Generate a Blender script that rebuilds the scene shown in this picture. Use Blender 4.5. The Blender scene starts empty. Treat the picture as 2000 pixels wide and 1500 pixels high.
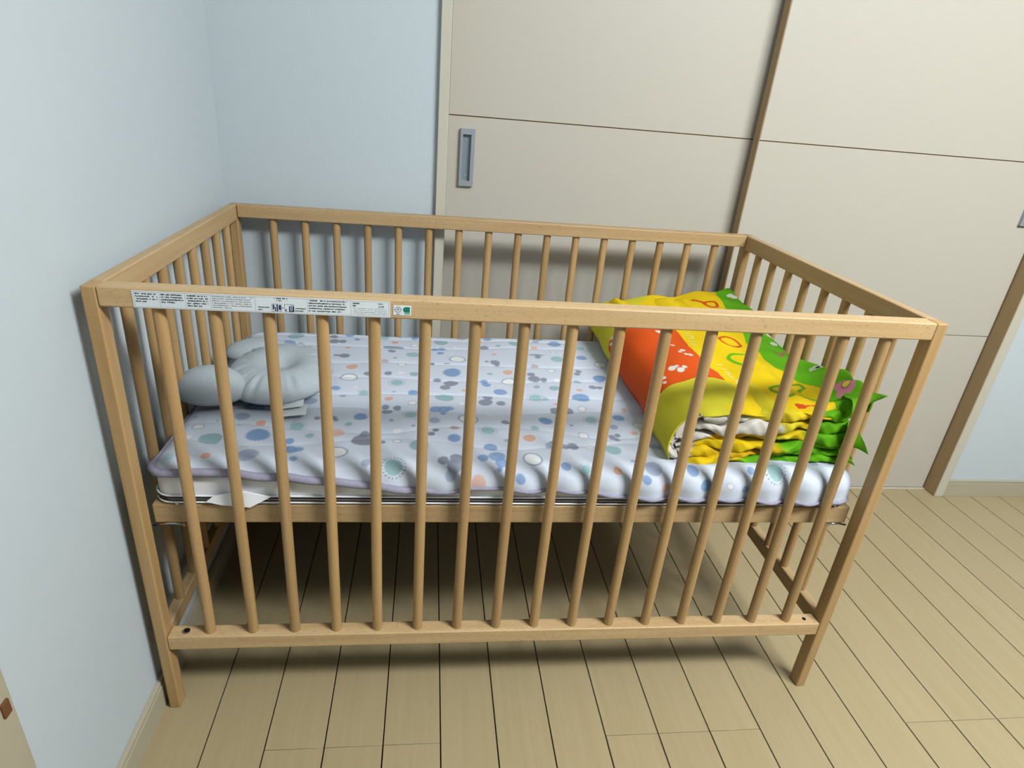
import bpy, bmesh, math, random
import numpy as np
from mathutils import Vector, Matrix

# ------------------------------------------------------------------ camera, light, exposure
S = bpy.context.scene
COL = S.collection
S.view_settings.view_transform = 'Standard'
S.view_settings.look = 'None'
S.view_settings.gamma = 1.0
S.view_settings.use_curve_mapping = False
S.view_settings.exposure = 0.0

CAM = dict(cx=.44061, cy=-.82417, cz=1.04153, pitch=-.43751, yaw=.13843, roll=.08616, f=1217.575)
def cam_axes():
    ya, pi_, ro = CAM['yaw'], CAM['pitch'], CAM['roll']
    f = Vector((math.sin(ya)*math.cos(pi_), math.cos(ya)*math.cos(pi_), math.sin(pi_)))
    r = f.cross(Vector((0, 0, 1))).normalized(); u = r.cross(f)
    return f, math.cos(ro)*r + math.sin(ro)*u, -math.sin(ro)*r + math.cos(ro)*u
cd = bpy.data.cameras.new('camera'); cam = bpy.data.objects.new('camera', cd); COL.objects.link(cam)
cf, cr, cu = cam_axes()
m = Matrix((cr, cu, -cf)).transposed().to_4x4(); m.translation = (CAM['cx'], CAM['cy'], CAM['cz'])
cam.matrix_world = m
cd.sensor_width = 36; cd.sensor_fit = 'HORIZONTAL'; cd.lens = CAM['f']/2000*36
cd.shift_x = 17.63/2000; cd.shift_y = 12.36/2000
cd.clip_start = .01
S.camera = cam

w = bpy.data.worlds.new('world'); S.world = w; w.use_nodes = True
w.node_tree.nodes['Background'].inputs[0].default_value = (.8, .88, 1, 1)
w.node_tree.nodes['Background'].inputs[1].default_value = .3

# a long ceiling fixture to the right of the crib: three frosted bulbs in a row
for lx in (1.42, 1.84, 2.26):
    ld = bpy.data.lights.new('ceiling_light', 'POINT'); ld.shadow_soft_size = .16
    ld.energy = 62; ld.color = (.955, .985, 1.0)
    lo = bpy.data.objects.new('ceiling_light', ld); COL.objects.link(lo); lo.location = (lx, -1.0, 2.2)
ld = bpy.data.lights.new('added_down_light', 'AREA'); ld.shape = 'RECTANGLE'; ld.size = 1.1; ld.size_y = .32  # added lamp below the fixture, strengthens the downward light
ld.energy = 37; ld.color = (.955, .985, 1.0)
lo = bpy.data.objects.new('added_down_light', ld); COL.objects.link(lo); lo.location = (1.84, -1.0, 2.02)

# ------------------------------------------------------------------ helpers
R = random.Random(7)
ALB = .60      # scales every colour darker so that bounce light stays weak
def lin(r, g, b):
    f = lambda c: (c/255/12.92) if c/255 <= .04045 else ((c/255+.055)/1.055)**2.4
    return (ALB*f(r), ALB*f(g), ALB*f(b), 1)
def tag(o, label=None, cat=None, group=None, kind=None):
    if label: o['label'] = label
    if cat: o['category'] = cat
    if group: o['group'] = group
    if kind: o['kind'] = kind
    return o
def empty(name, loc=(0, 0, 0)):
    o = bpy.data.objects.new(name, None); COL.objects.link(o); o.location = loc; o.empty_display_size = .05
    return o
def link(name, me, mat, parent=None, loc=(0, 0, 0), smooth=False):
    o = bpy.data.objects.new(name, me); COL.objects.link(o)
    if mat and not me.materials: me.materials.append(mat)
    if smooth: me.shade_smooth()
    if parent:
        o.parent = parent; o.location = Vector(loc) - WP(parent)
    else: o.location = loc
    return o
def WP(o):
    v = Vector(o.location)
    while o.parent: o = o.parent; v += Vector(o.location)
    return v
def bm_mesh(bm, name='m'):
    me = bpy.data.meshes.new(name); bm.to_mesh(me); bm.free(); return me
def box_mesh(dx, dy, dz, bev=0.0, seg=2):
    bm = bmesh.new(); bmesh.ops.create_cube(bm, size=1)
    for v in bm.verts: v.co = Vector((v.co.x*dx, v.co.y*dy, v.co.z*dz))
    if bev: bmesh.ops.bevel(bm, geom=list(bm.edges), offset=bev, segments=seg, affect='EDGES', profile=.5)
    bm.normal_update()
    for f in bm.faces: f.smooth = max(abs(c) for c in f.normal) < .999
    me = bm_mesh(bm)
    return me
def box(name, x0, x1, y0, y1, z0, z1, mat, parent=None, bev=0.0, seg=2):
    me = box_mesh(x1-x0, y1-y0, z1-z0, bev, seg)
    o = link(name, me, mat, parent, ((x0+x1)/2, (y0+y1)/2, (z0+z1)/2))
    return o
def cyl_mesh(r, h, n=20, axis='z', bev=0):
    bm = bmesh.new(); bmesh.ops.create_cone(bm, cap_ends=True, segments=n, radius1=r, radius2=r, depth=h)
    if bev:
        es = [e for e in bm.edges if abs(e.verts[0].co.z-e.verts[1].co.z) < 1e-6]
        bmesh.ops.bevel(bm, geom=es, offset=bev, segments=2, affect='EDGES', profile=.5)
    if axis == 'x': bmesh.ops.rotate(bm, verts=bm.verts, matrix=Matrix.Rotation(math.pi/2, 3, 'Y'))
    if axis == 'y': bmesh.ops.rotate(bm, verts=bm.verts, matrix=Matrix.Rotation(math.pi/2, 3, 'X'))
    me = bm_mesh(bm); me.shade_smooth()
    me.set_sharp_from_angle(angle=math.radians(40))
    return me
def grid_mesh(P, name='grid', closed_u=False, colors=None):
    """P: (nu, nv, 3) array -> quad mesh, optional per-vertex colours (nu, nv, 3) as attribute 'print'."""
    nu, nv = P.shape[:2]
    idx = np.arange(nu*nv).reshape(nu, nv)
    if closed_u: idx2 = np.vstack([idx, idx[:1]])
    else: idx2 = idx
    a = idx2[:-1, :-1].ravel(); b = idx2[1:, :-1].ravel(); c = idx2[1:, 1:].ravel(); d = idx2[:-1, 1:].ravel()
    F = np.stack([a, b, c, d], 1)
    me = bpy.data.meshes.new(name)
    me.vertices.add(nu*nv); me.vertices.foreach_set('co', P.reshape(-1).astype(np.float32))
    me.loops.add(F.size); me.loops.foreach_set('vertex_index', F.ravel().astype(np.int32))
    me.polygons.add(len(F)); me.polygons.foreach_set('loop_start', np.arange(0, F.size, 4, dtype=np.int32))
    me.polygons.foreach_set('loop_total', np.full(len(F), 4, dtype=np.int32))
    me.update(calc_edges=True); me.validate()
    if colors is not None:
        at = me.color_attributes.new('print', 'FLOAT_COLOR', 'POINT')
        c = np.ones((nu*nv, 4), np.float32); c[:, :3] = colors.reshape(-1, 3)
        at.data.foreach_set('color', c.ravel())
    me.shade_smooth()
    return me
def tube_mesh(pts, r, n=8, caps=True):
    pts = [Vector(p) for p in pts]; bm = bmesh.new(); rings = []
    for i, p in enumerate(pts):
        t = (pts[min(i+1, len(pts)-1)] - pts[max(i-1, 0)]).normalized()
        up = Vector((0, 0, 1)) if abs(t.z) < .9 else Vector((1, 0, 0))
        s = t.cross(up).normalized(); q = s.cross(t)
        rr = float(r[i]) if hasattr(r, '__len__') else r
        rings.append([bm.verts.new(p + rr*(math.cos(a)*s + math.sin(a)*q)) for a in [2*math.pi*k/n for k in range(n)]])
    for A, B in zip(rings, rings[1:]):
        for k in range(n): bm.faces.new((A[k], A[(k+1) % n], B[(k+1) % n], B[k]))
    if caps: bm.faces.new(rings[0][::-1]); bm.faces.new(rings[-1])
    bmesh.ops.recalc_face_normals(bm, faces=bm.faces)
    me = bm_mesh(bm); me.shade_smooth(); return me

# ------------------------------------------------------------------ materials
def new_mat(name, rough=.5, spec=.5):
    mt = bpy.data.materials.new(name); mt.use_nodes = True
    nt = mt.node_tree; b = nt.nodes['Principled BSDF']
    b.inputs['Roughness'].default_value = rough; b.inputs['Specular IOR Level'].default_value = spec
    return mt, nt, b
def N(nt, t, **k):
    n = nt.nodes.new(t)
    for a, v in k.items(): setattr(n, a, v)
    return n
def ramp(nt, stops):
    n = N(nt, 'ShaderNodeValToRGB'); e = n.color_ramp.elements
    while len(e) < len(stops): e.new(.5)
    for k, (p, c) in zip(e, stops): k.position = p; k.color = c
    return n
def wood_mat(name, axis, light, dark, pore, rough=.45, var=.10, fleck=.32):
    mt, nt, b = new_mat(name, rough, .35); L = nt.links
    tc = N(nt, 'ShaderNodeTexCoord'); oi = N(nt, 'ShaderNodeObjectInfo')
    mul = N(nt, 'ShaderNodeMath', operation='MULTIPLY'); mul.inputs[1].default_value = 7
    L.new(oi.outputs['Random'], mul.inputs[0])
    add = N(nt, 'ShaderNodeVectorMath', operation='ADD'); L.new(tc.outputs['Object'], add.inputs[0]); L.new(mul.outputs[0], add.inputs[1])
    def mp(across, along):
        m_ = N(nt, 'ShaderNodeMapping'); s = [across]*3; s['xyz'.index(axis)] = along
        m_.inputs['Scale'].default_value = s; L.new(add.outputs[0], m_.inputs['Vector']); return m_
    n1 = N(nt, 'ShaderNodeTexNoise'); n1.inputs['Scale'].default_value = 1; n1.inputs['Detail'].default_value = 5
    L.new(mp(110, 4).outputs[0], n1.inputs['Vector'])
    r1 = ramp(nt, [(.3, dark), (.7, light)]); L.new(n1.outputs[0], r1.inputs[0])
    # small dark beech flecks
    n2 = N(nt, 'ShaderNodeTexNoise'); n2.inputs['Scale'].default_value = 1; n2.inputs['Detail'].default_value = 1
    L.new(mp(800, 150).outputs[0], n2.inputs['Vector'])
    r2 = ramp(nt, [(.62, (0, 0, 0, 1)), (.70, (1, 1, 1, 1))]); L.new(n2.outputs[0], r2.inputs[0])
    mx = N(nt, 'ShaderNodeMix', data_type='RGBA'); L.new(r1.outputs[0], mx.inputs[6]); mx.inputs[7].default_value = pore
    sc = N(nt, 'ShaderNodeMath', operation='MULTIPLY'); sc.inputs[1].default_value = fleck
    L.new(r2.outputs[0], sc.inputs[0]); L.new(sc.outputs[0], mx.inputs[0])
    # tone differs from piece to piece
    hv = N(nt, 'ShaderNodeHueSaturation'); mr = N(nt, 'ShaderNodeMapRange')
    mr.inputs['To Min'].default_value = 1-var; mr.inputs['To Max'].default_value = 1+var
    L.new(oi.outputs['Random'], mr.inputs['Value']); L.new(mr.outputs[0], hv.inputs['Value'])
    L.new(mx.outputs[2], hv.inputs['Color']); L.new(hv.outputs[0], b.inputs['Base Color'])
    bp = N(nt, 'ShaderNodeBump'); bp.inputs['Strength'].default_value = .12; bp.inputs['Distance'].default_value = .001
    L.new(n1.outputs[0], bp.inputs['Height']); L.new(bp.outputs[0], b.inputs['Normal'])
    return mt
BE = dict(light=lin(222, 191, 144), dark=lin(208, 173, 123), pore=lin(164, 122, 78))
W_X = wood_mat('beech_x', 'x', fleck=.55, **BE); W_Y = wood_mat('beech_y', 'y', **BE); W_Z = wood_mat('beech_z', 'z', light=lin(206, 171, 118), dark=lin(190, 152, 100), pore=lin(148, 106, 62))
PL = wood_mat('maple_floor', 'y', lin(192, 175, 136), lin(186, 168, 127), lin(180, 160, 118), rough=.42, var=.02)

def plain(name, c, rough=.6, spec=.4, noise=0, nscale=40, bump=0, bscale=300, metal=0, stretch=None, bdist=.001):
    mt, nt, b = new_mat(name, rough, spec); L = nt.links
    b.inputs['Metallic'].default_value = metal
    tc = N(nt, 'ShaderNodeTexCoord'); m_ = N(nt, 'ShaderNodeMapping'); L.new(tc.outputs['Object'], m_.inputs['Vector'])
    if stretch: m_.inputs['Scale'].default_value = stretch
    n1 = N(nt, 'ShaderNodeTexNoise'); n1.inputs['Scale'].default_value = nscale; n1.inputs['Detail'].default_value = 4
    L.new(m_.outputs[0], n1.inputs['Vector'])
    c2 = tuple(max(0, x*(1-noise)) for x in c[:3])+(1,)
    r1 = ramp(nt, [(.35, c2), (.65, c)]); L.new(n1.outputs[0], r1.inputs[0]); L.new(r1.outputs[0], b.inputs['Base Color'])
    if bump:
        n2 = N(nt, 'ShaderNodeTexNoise'); n2.inputs['Scale'].default_value = bscale; n2.inputs['Detail'].default_value = 3
        L.new(m_.outputs[0], n2.inputs['Vector'])
        bp = N(nt, 'ShaderNodeBump'); bp.inputs['Strength'].default_value = bump; bp.inputs['Distance'].default_value = bdist
        L.new(n2.outputs[0], bp.inputs['Height']); L.new(bp.outputs[0], b.inputs['Normal'])
    return mt
WALL = plain('wallpaper', lin(219, 231, 237), .85, .2, .012, 30, .35, 260)
WALLD = plain('unseen_wall_dark', lin(96, 92, 90), .9, .1, .1, 20)  # unseen walls darkened to weaken the bounce light
CEIL = plain('ceiling_paper', lin(214, 214, 210), .9, .2, .02, 30)
DOOR = plain('cream_laminate', lin(216, 211, 198), .5, .3, .035, 6, .10, 60, stretch=(3, 3, 90))
FRAME = plain('cream_frame', lin(222, 218, 200), .5, .3, .03, 6, stretch=(60, 60, 3))
EDGE = plain('tan_edge', lin(200, 170, 126), .5, .3, .12, 6, stretch=(60, 60, 3))  # tan colour for the jamb's inner face and the door edge
BASEB = plain('baseboard_cream', lin(202, 194, 168), .5, .3, .03, 20)
GROOVE = plain('groove_brown', lin(126, 86, 52), .8, .2)
SUB = plain('floor_gap', lin(40, 24, 14), .9, .1)
STEEL = plain('brushed_steel', lin(190, 200, 212), .38, .5, .05, 80, metal=.35)
STEELD = plain('steel_cup', lin(168, 186, 198), .4, .5, .05, 80, metal=.4)
CHROME = plain('zinc_hardware', lin(215, 215, 212), .22, .5, metal=1)
BASED = plain('darkened_base_board', lin(112, 80, 52), .8, .2, .1, 200)  # base panel darkened to deepen the shade under the crib
BLACK = plain('dark_hole', lin(22, 18, 15), .9, .1)
TICK = plain('white_ticking', tuple(v*1.35 for v in lin(246, 250, 255)[:3])+(1,), .85, .2, .02, 60, .2, 500)
STRIPE = plain('charcoal_webbing', lin(62, 60, 66), .85, .2)
BIND = plain('lavender_binding', lin(176, 174, 196), .9, .2, .12, 120, .5, 500)
FLEECE = plain('grey_fleece', lin(208, 220, 227), .95, .1, .10, 500, .7, 900, bdist=.002)
PAPER = plain('white_label', tuple(v*1.2 for v in lin(228, 236, 240)[:3])+(1,), .5, .4)
INK = plain('black_ink', lin(40, 42, 50), .7, .2)
INKG = plain('grey_ink', lin(150, 158, 164), .7, .2)
INKN = plain('navy_ink', lin(48, 60, 108), .7, .2)
INKV = plain('green_ink', lin(22, 138, 108), .6, .2)
INKL = plain('pale_green_ink', lin(150, 196, 180), .6, .2)
def print_mat(name, rough=.9, bump=.3, scale=600, sheen=0):
    mt, nt, b = new_mat(name, rough, .2); L = nt.links
    at = N(nt, 'ShaderNodeAttribute'); at.attribute_name = 'print'; L.new(at.outputs['Color'], b.inputs['Base Color'])
    tc = N(nt, 'ShaderNodeTexCoord'); n2 = N(nt, 'ShaderNodeTexNoise'); n2.inputs['Scale'].default_value = scale
    L.new(tc.outputs['Object'], n2.inputs['Vector'])
    bp = N(nt, 'ShaderNodeBump'); bp.inputs['Strength'].default_value = bump; bp.inputs['Distance'].default_value = .001
    L.new(n2.outputs[0], bp.inputs['Height']); L.new(bp.outputs[0], b.inputs['Normal'])
    return mt
PADM = print_mat('printed_jersey'); QUILTM = print_mat('printed_cotton', .75, .2, 900)

# ------------------------------------------------------------------ room
XL, XR, YB, YF, ZC = -.018, 4.25, .688, -2.75, 2.4
fl = box('floor', XL-.1, XR+.1, YF-.1, YB+.25, -.06, -.004, SUB); tag(fl, kind='structure')
P0, DP, GAP = .08371, .10052, .0022
plank_cache = {}
def plank(x0, x1, y0, y1):
    key = (round(x1-x0, 4), round(y1-y0, 4))
    if key not in plank_cache:
        me = box_mesh(x1-x0, y1-y0, .008, .0005, 1); me.materials.append(PL); plank_cache[key] = me
    o = bpy.data.objects.new('plank', plank_cache[key]); COL.objects.link(o); o.parent = fl
    o.location = Vector(((x0+x1)/2, (y0+y1)/2, -.004)) - WP(fl)
k0 = math.floor((XL-P0)/DP)
for k in range(k0, int((XR-P0)/DP)+1):
    x0 = max(P0+k*DP, XL-.02)+GAP/2; x1 = min(P0+(k+1)*DP, XR+.02)-GAP/2
    grp = (k-1)//3
    seams = [-.0893, -.0893-1.818] if grp % 2 == 0 else [-.0893-.909, -.0893-2.727]
    ys = [YF-.02] + sorted(s for s in seams if s > YF) + [YB+.12 if x0 > .45 and x0 < 2.1 else YB+.02]
    for a, b in zip(ys, ys[1:]): plank(x0, x1, a+.0004, b-.0004)

tag(box('wall_left', XL-.1, XL, YF-.1, YB+.1, 0, ZC, WALL), kind='structure')
FX0, FX1 = .4545, 2.093      # door frame outer edges
IX0, IX1 = .4774, 2.0626     # opening
ZD = 2.02
wb = box('wall_back', XL, FX0+.005, YB, YB+.2, 0, ZC, WALL); tag(wb, kind='structure')
tag(box('wall_back_right', FX1-.005, XR, YB, YB+.2, 0, ZC, WALL), kind='structure')
tag(box('wall_back_above', FX0, FX1, YB, YB+.2, ZD+.02, ZC, WALL), kind='structure')
tag(box('wall_right', XR, XR+.1, YF-.1, YB+.1, 0, ZC, WALLD), kind='structure')
tag(box('wall_front', XL, XR, YF-.1, YF, 0, ZC, WALLD), kind='structure')
tag(box('ceiling', XL-.1, XR+.1, YF-.1, YB+.2, ZC, ZC+.08, CEIL), kind='structure')
# frame round the sliding doors
fr = empty('trim_1', (FX0, .676, 0)); tag(fr, kind='structure')
box('side_jamb', FX0, IX0, .676, .86, 0, ZD, FRAME, fr, .0015)
jr = box('side_jamb', IX1, FX1, .676, .86, 0, ZD, FRAME, fr, .0015)
box('jamb_inner_face', IX1-.0012, IX1+.001, .6775, .80, 0, ZD, EDGE, fr)
box('head_jamb', FX0, FX1, .676, .86, ZD, ZD+.03, FRAME, fr, .0015)
box('sill_strip', IX0, IX1, .717, .80, -.003, .0015, FRAME, fr)
tag(box('wall_closet', IX0-.1, IX1+.1, .83, .85, 0, ZC, SUB), kind='structure')
def handle(x0, x1, z0, z1, y, par):
    h = box('pull_handle', x0, x1, y-.0015, y+.012, z0, z1, STEEL, par)
    # recessed cup: frame of four bars around a sunk plate
    bpy.data.objects.remove(h, do_unlink=True)
    h = empty('pull_handle', (0, 0, 0)); h.parent = par; h.location = Vector(((x0+x1)/2, y, (z0+z1)/2))-WP(par)
    bx, bz = .0085, .0125
    bm = bmesh.new()
    def add(a0, a1, c0, c1, e0, e1):
        q = bmesh.ops.create_cube(bm, size=1)['verts']
        for v in q: v.co = Vector(((a0+a1)/2+v.co.x*(a1-a0), (c0+c1)/2+v.co.y*(c1-c0), (e0+e1)/2+v.co.z*(e1-e0)))
    hx, hz = (x1-x0)/2, (z1-z0)/2
    add(-hx, -hx+bx*.7, -.002, .010, -hz, hz); add(hx-bx, hx, -.002, .010, -hz, hz)
    add(-hx+bx*.7, hx-bx, -.002, .010, hz-bz, hz); add(-hx+bx*.7, hx-bx, -.002, .010, -hz, -hz+bz)
    me = bm_mesh(bm); o = link('rim', me, STEEL, h, WP(h))
    o2 = link('cup', box_mesh(x1-x0-.004, .002, z1-z0-.004), STEELD, h, WP(h)+Vector((0, .009, 0)))
    for dz in (-hz+.024, hz-.024):
        link('screw', cyl_mesh(.0028, .002, 14, 'y'), STEEL, h, WP(h)+Vector((-.002, .0075, dz)))
    return h
def door(name, x0, x1, y, hx0, hx1, lx_edge):
    d = empty(name, (x0, y, 0)); tag(d, kind='structure')
    zs = [.003, .525, .9965, 1.468, 1.94, ZD-.004]
    hz0, hz1 = .8405, .9695
    core = .0022
    g = .0011
    box('door_core', x0+.0005, x1-.0005, y+core, y+.030, .003, ZD-.004, GROOVE, d)
    for a, b in zip(zs, zs[1:]):
        a_, b_ = a+g, b-g
        if a_ < hz0 < b_:      # panel with the hole for the pull handle
            box('door_panel', x0+.001, hx0, y, y+core+.0005, a_, b_, DOOR, d)
            box('door_panel', hx1, x1-.001, y, y+core+.0005, a_, b_, DOOR, d)
            box('door_panel', hx0, hx1, y, y+core+.0005, a_, hz0, DOOR, d)
            box('door_panel', hx0, hx1, y, y+core+.0005, hz1, b_, DOOR, d)
        else: box('door_panel', x0+.001, x1-.001, y, y+core+.0005, a_, b_, DOOR, d, .0004, 1)
    if lx_edge: box('edge_strip', x0-.001, x0+.0006, y+.0006, y+.030, .003, ZD-.004, EDGE, d)
    # sink the cup into the core: the core keeps its face, the handle stands in front of it
    h = handle(hx0, hx1, hz0, hz1, y+.0008-.0075, d)
    return d
door('door_1', IX0+.0015, 1.28, .7643, .5088, .5430, False)
door('door_2', 1.2265, IX1-.0035, .7235, 2.003, 2.037, True)
# baseboards
def baseboard(name, axis, a0, a1, w, sgn):
    e = empty(name, (w, a0, 0) if axis == 'y' else (a0, w, 0)); tag(e, kind='structure')
    for nm, t, z0, z1 in (('board', .010, 0, .050), ('cap', .008, .0508, .0575)):
        if axis == 'y': box(nm, w, w+sgn*t, a0, a1, z0, z1, BASEB, e, .0008) if sgn > 0 else None
        else: box(nm, a0, a1, w-t, w, z0, z1, BASEB, e, .0008)
    return e
baseboard('baseboard_left', 'y', -.285, YB, XL, 1)
baseboard('baseboard_back_left', 'x', XL, FX0-.0005, YB, 1)
baseboard('baseboard_back_right', 'x', FX1-.0005, XR, YB, 1)
# casing of a doorway in the left wall, just entering the frame
cs = empty('trim_2', (XL, -.30, 0)); tag(cs, kind='structure')
box('casing', XL, -.006, -.42, -.293, 0, 2.05, BASEB, cs, .0015)
box('hinge', -.0065, -.003, -.312, -.300, .385, .405, GROOVE, cs, .001)

# ------------------------------------------------------------------ crib
L, D, H = 1.23, .667, .7836
PW, PD = .0188, .0262          # post thickness / depth
RD, RH = .028, .0275           # side rail depth / height
crib = empty('crib', (L/2, D/2, 0))
tag(crib, 'natural beech wooden baby crib with round slats, standing in the corner against the left wall', 'crib')
for x0 in (0, L-PW):
    for y0 in (0, D-PD):
        o = box('corner_post', x0, x0+PW, y0, y0+PD, 0, H, W_Z, crib, .0025, 3)
ZE0 = H-.0335
for x0 in (0, L-PW):
    box('end_top_rail', x0+.0003, x0+PW-.0003, PD, D-PD, ZE0, H, W_Y, crib, .0022, 3)
    box('end_bottom_rail', x0+.0003, x0+PW-.0003, PD, D-PD, .148, .179, W_Y, crib, .0022, 3)
for y0, y1 in ((0, RD), (D-RD, D)):
    box('side_top_rail', PW+.0004, L-PW-.0004, y0, y1, H-RH, H, W_X, crib, .0024, 3)
    box('side_bottom_rail', PW+.0004, L-PW-.0004, y0, y1, .143, .172, W_X, crib, .0024, 3)
ms = cyl_mesh(.0086, H-RH-.172+.008, 22); ms.materials.append(W_Z)
me_ = cyl_mesh(.0083, ZE0-.179+.008, 22); me_.materials.append(W_Z)
def slat(me, x, y, z):
    o = bpy.data.objects.new('slat', me); COL.objects.link(o); o.parent = crib
    o.location = Vector((x, y, z))-WP(crib)
SX = [.0865+.0706*i for i in range(16)]
for i in range(16):
    slat(ms, SX[i], RD/2, (H-RH+.172)/2)
    slat(ms, .0915+.0699*i, D-RD/2, (H-RH+.172)/2)
for i in range(8):
    for x in (PW/2+.0012, L-PW/2-.0012): slat(me_, x, .0895+.0697*i, (ZE0+.179)/2)
# mattress base
BX0, BX1, BY0, BY1, BZ0, BZ1 = .0215, 1.2085, .030, .637, .389, .4235
box('base_side_rail', BX0, BX1, BY0, BY0+.028, BZ0, BZ1, W_X, crib, .002, 2)
box('base_side_rail', BX0, BX1, BY1-.028, BY1, BZ0, BZ1, W_X, crib, .002, 2)
for x0 in (BX0, BX1-.02): box('base_end_rail', x0, x0+.02, BY0+.028, BY1-.028, BZ0, BZ1-.004, W_Y, crib, .002, 2)
box('base_panel', BX0+.02, BX1-.02, BY0+.028, BY1-.028, BZ1-.012, BZ1-.006, BASED, crib)
for y in (BY0+.012, BY1-.012):
    yf_ = BY0+.005 if y < .3 else BY1-.005
    yp_ = BY0+.0025 if y < .3 else BY1-.0025
    for x in (.060, 1.181):
        b = link('bolt', cyl_mesh(.0058, .004, 18, 'z', .0012), CHROME, crib, (x, yf_, BZ1+.0018))
        b['label'] = 'zinc bolt head'
        s = 1 if x > .6 else -1
        xe = (1.2115 if s > 0 else .0185)
        pts = [(x-s*.004, yp_, BZ0-.005), (x+s*.008, yp_, BZ0-.0028), (x+s*.018, yp_, BZ0-.0026), (xe, yp_-.002*(1 if y < .3 else -1), BZ0-.0045)]
        k = link('support_pin', tube_mesh(pts, .0021, 10), CHROME, crib, (0, 0, 0)); k['label'] = 'bent zinc wire support pin'
        link('nut', cyl_mesh(.0048, .006, 6, 'z'), CHROME, crib, (x-s*.006, yp_, BZ0-.003))
for x in (.0465, 1.1849):
    for y in (.0135, D-.0135):
        if x < .6: link('bolt', cyl_mesh(.0064, .0026, 20, 'z', .001), CHROME, crib, (x, y, .1730))['label'] = 'zinc bolt head'
        link('bolt_hole', cyl_mesh(.0036, .0008, 18, 'z'), BLACK, crib, (x, y, .1722 if x > .6 else .1741))
# warning label on the front top rail
lab = box('warning_label', .0625, .3914, -.0006, .0004, .7577, .7806, PAPER, crib)
lab['label'] = 'long white printed warning label'
def marks(parent, name, mat, rects, y=-.00075):
    bm = bmesh.new()
    for (a0, a1, c0, c1) in rects:
        vs = [bm.verts.new((a0, y, c0)), bm.verts.new((a1, y, c0)), bm.verts.new((a1, y, c1)), bm.verts.new((a0, y, c1))]
        bm.faces.new(vs)
    o = link(name, bm_mesh(bm), mat, parent, (0, 0, 0))
    if len(rects) > 12: o['kind'] = 'stuff'
    return o
def px2x(p): return .0625+(p-260)/(762-260)*(.3914-.0625)*(1) if False else .0625 + (.3914-.0625)*((p-259)/503)**1.0
rows = []; grey = []
rr = random.Random(3)
def textrow(a0, a1, z, h, out, dens=.86):
    x = a0
    while x < a1:
        wd = rr.uniform(.0006, .0014)
        if rr.random() < dens:
            hh = h*rr.uniform(.55, 1); zo = rr.uniform(0, h-hh)
            out.append((x, min(x+wd, a1), z+zo, z+zo+hh))
            if rr.random() < .5: out.append((x+wd*.3, min(x+wd*.55, a1), z, z+h))
        x += wd+rr.uniform(.0002, .0005)
zt = .7806
def blockrows(a0, a1, ztop, n, pitch, h, out, short=True):
    for i in range(n):
        e = a1 - (rr.uniform(.1, .6)*(a1-a0) if short and i == n-1 else rr.uniform(0, .06)*(a1-a0))
        textrow(a0, e, ztop-i*pitch-h, h, out)
X = lambda p: .0625 + (p-258)*.3289/504
blockrows(X(264), X(306), zt-.0030, 4, .0034, .0021, rows)
blockrows(X(312), X(354), zt-.0030, 4, .0034, .0021, rows)
blockrows(X(361), X(402), zt-.0030, 5, .0034, .0021, rows)
blockrows(X(409), X(488), zt-.0028, 6, .0030, .0014, grey)
blockrows(X(497), X(520), zt-.0145, 2, .0034, .0018, rows)
blockrows(X(530), X(557), zt-.0016, 2, .0030, .0018, rows)
blockrows(X(570), X(592), zt-.0145, 2, .0034, .0016, rows)
blockrows(X(597), X(674), zt-.0024, 5, .0036, .0019, rows)
blockrows(X(686), X(700), zt-.0034, 2, .0034, .0022, rows)
blockrows(X(737), X(751), zt-.0034, 1, .0034, .0013, rows)
blockrows(X(686), X(756), zt-.0110, 4, .0026, .0009, grey, False)
marks(lab, 'text_print', INK, rows); marks(lab, 'fine_print', INKG, grey, -.0007)
fl_ = [(X(261), X(759), zt-.0016, zt-.0013), (X(261), X(759), .7589, .7592)]
for p in (261, 309, 357.5, 405.5, 492, 594.5, 681.5, 759): fl_.append((X(p), X(p)+.0003, .7589, zt-.0013))
marks(lab, 'frame_lines', INKG, fl_, -.0007)
# two small pictograms with an arrow between them
pg = []
for (a, b) in ((524, 543), (549, 568)):
    pg += [(X(a), X(b), .7602, .7606), (X(a), X(b), .7702, .7706), (X(a), X(a)+.0004, .7602, .7706), (X(b)-.0004, X(b), .7602, .7706)]
pg += [(X(526), X(529), .763, .7695), (X(530), X(532), .7606, .7665), (X(533.5), X(536), .7606, .770), (X(537.5), X(542), .7625, .7690),
       (X(551), X(553), .7610, .7640), (X(558), X(560.5), .7604, .7680), (X(562), X(563.5), .7620, .7695), (X(565), X(568), .7604, .7685), (X(558), X(568), .7604, .7616),
       (X(544), X(547), .7650, .7660)]
marks(lab, 'pictogram', INKN, pg, -.00078)
def text_mesh(body, size, name='lettering'):
    cu_ = bpy.data.curves.new(name, 'FONT'); cu_.body = body; cu_.size = size; cu_.align_x = 'LEFT'; cu_.resolution_u = 3; cu_.offset = size*.012
    o = bpy.data.objects.new(name, cu_); COL.objects.link(o)
    dg = bpy.context.evaluated_depsgraph_get(); me = bpy.data.meshes.new_from_object(o.evaluated_get(dg))
    bpy.data.objects.remove(o, do_unlink=True); bpy.data.curves.remove(cu_)
    me.transform(Matrix.Rotation(math.pi/2, 4, 'X')); return me
link('number_print', text_mesh('2139', .0038), INK, lab, (X(738), -.00085, zt-.0092))
st = box('certification_sticker', .3957, .4198, -.0006, .0004, .7617, .7756, PAPER, crib, .0002, 1)
st['label'] = 'small white sticker with a diamond mark and a green block'
bm = bmesh.new()
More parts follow.
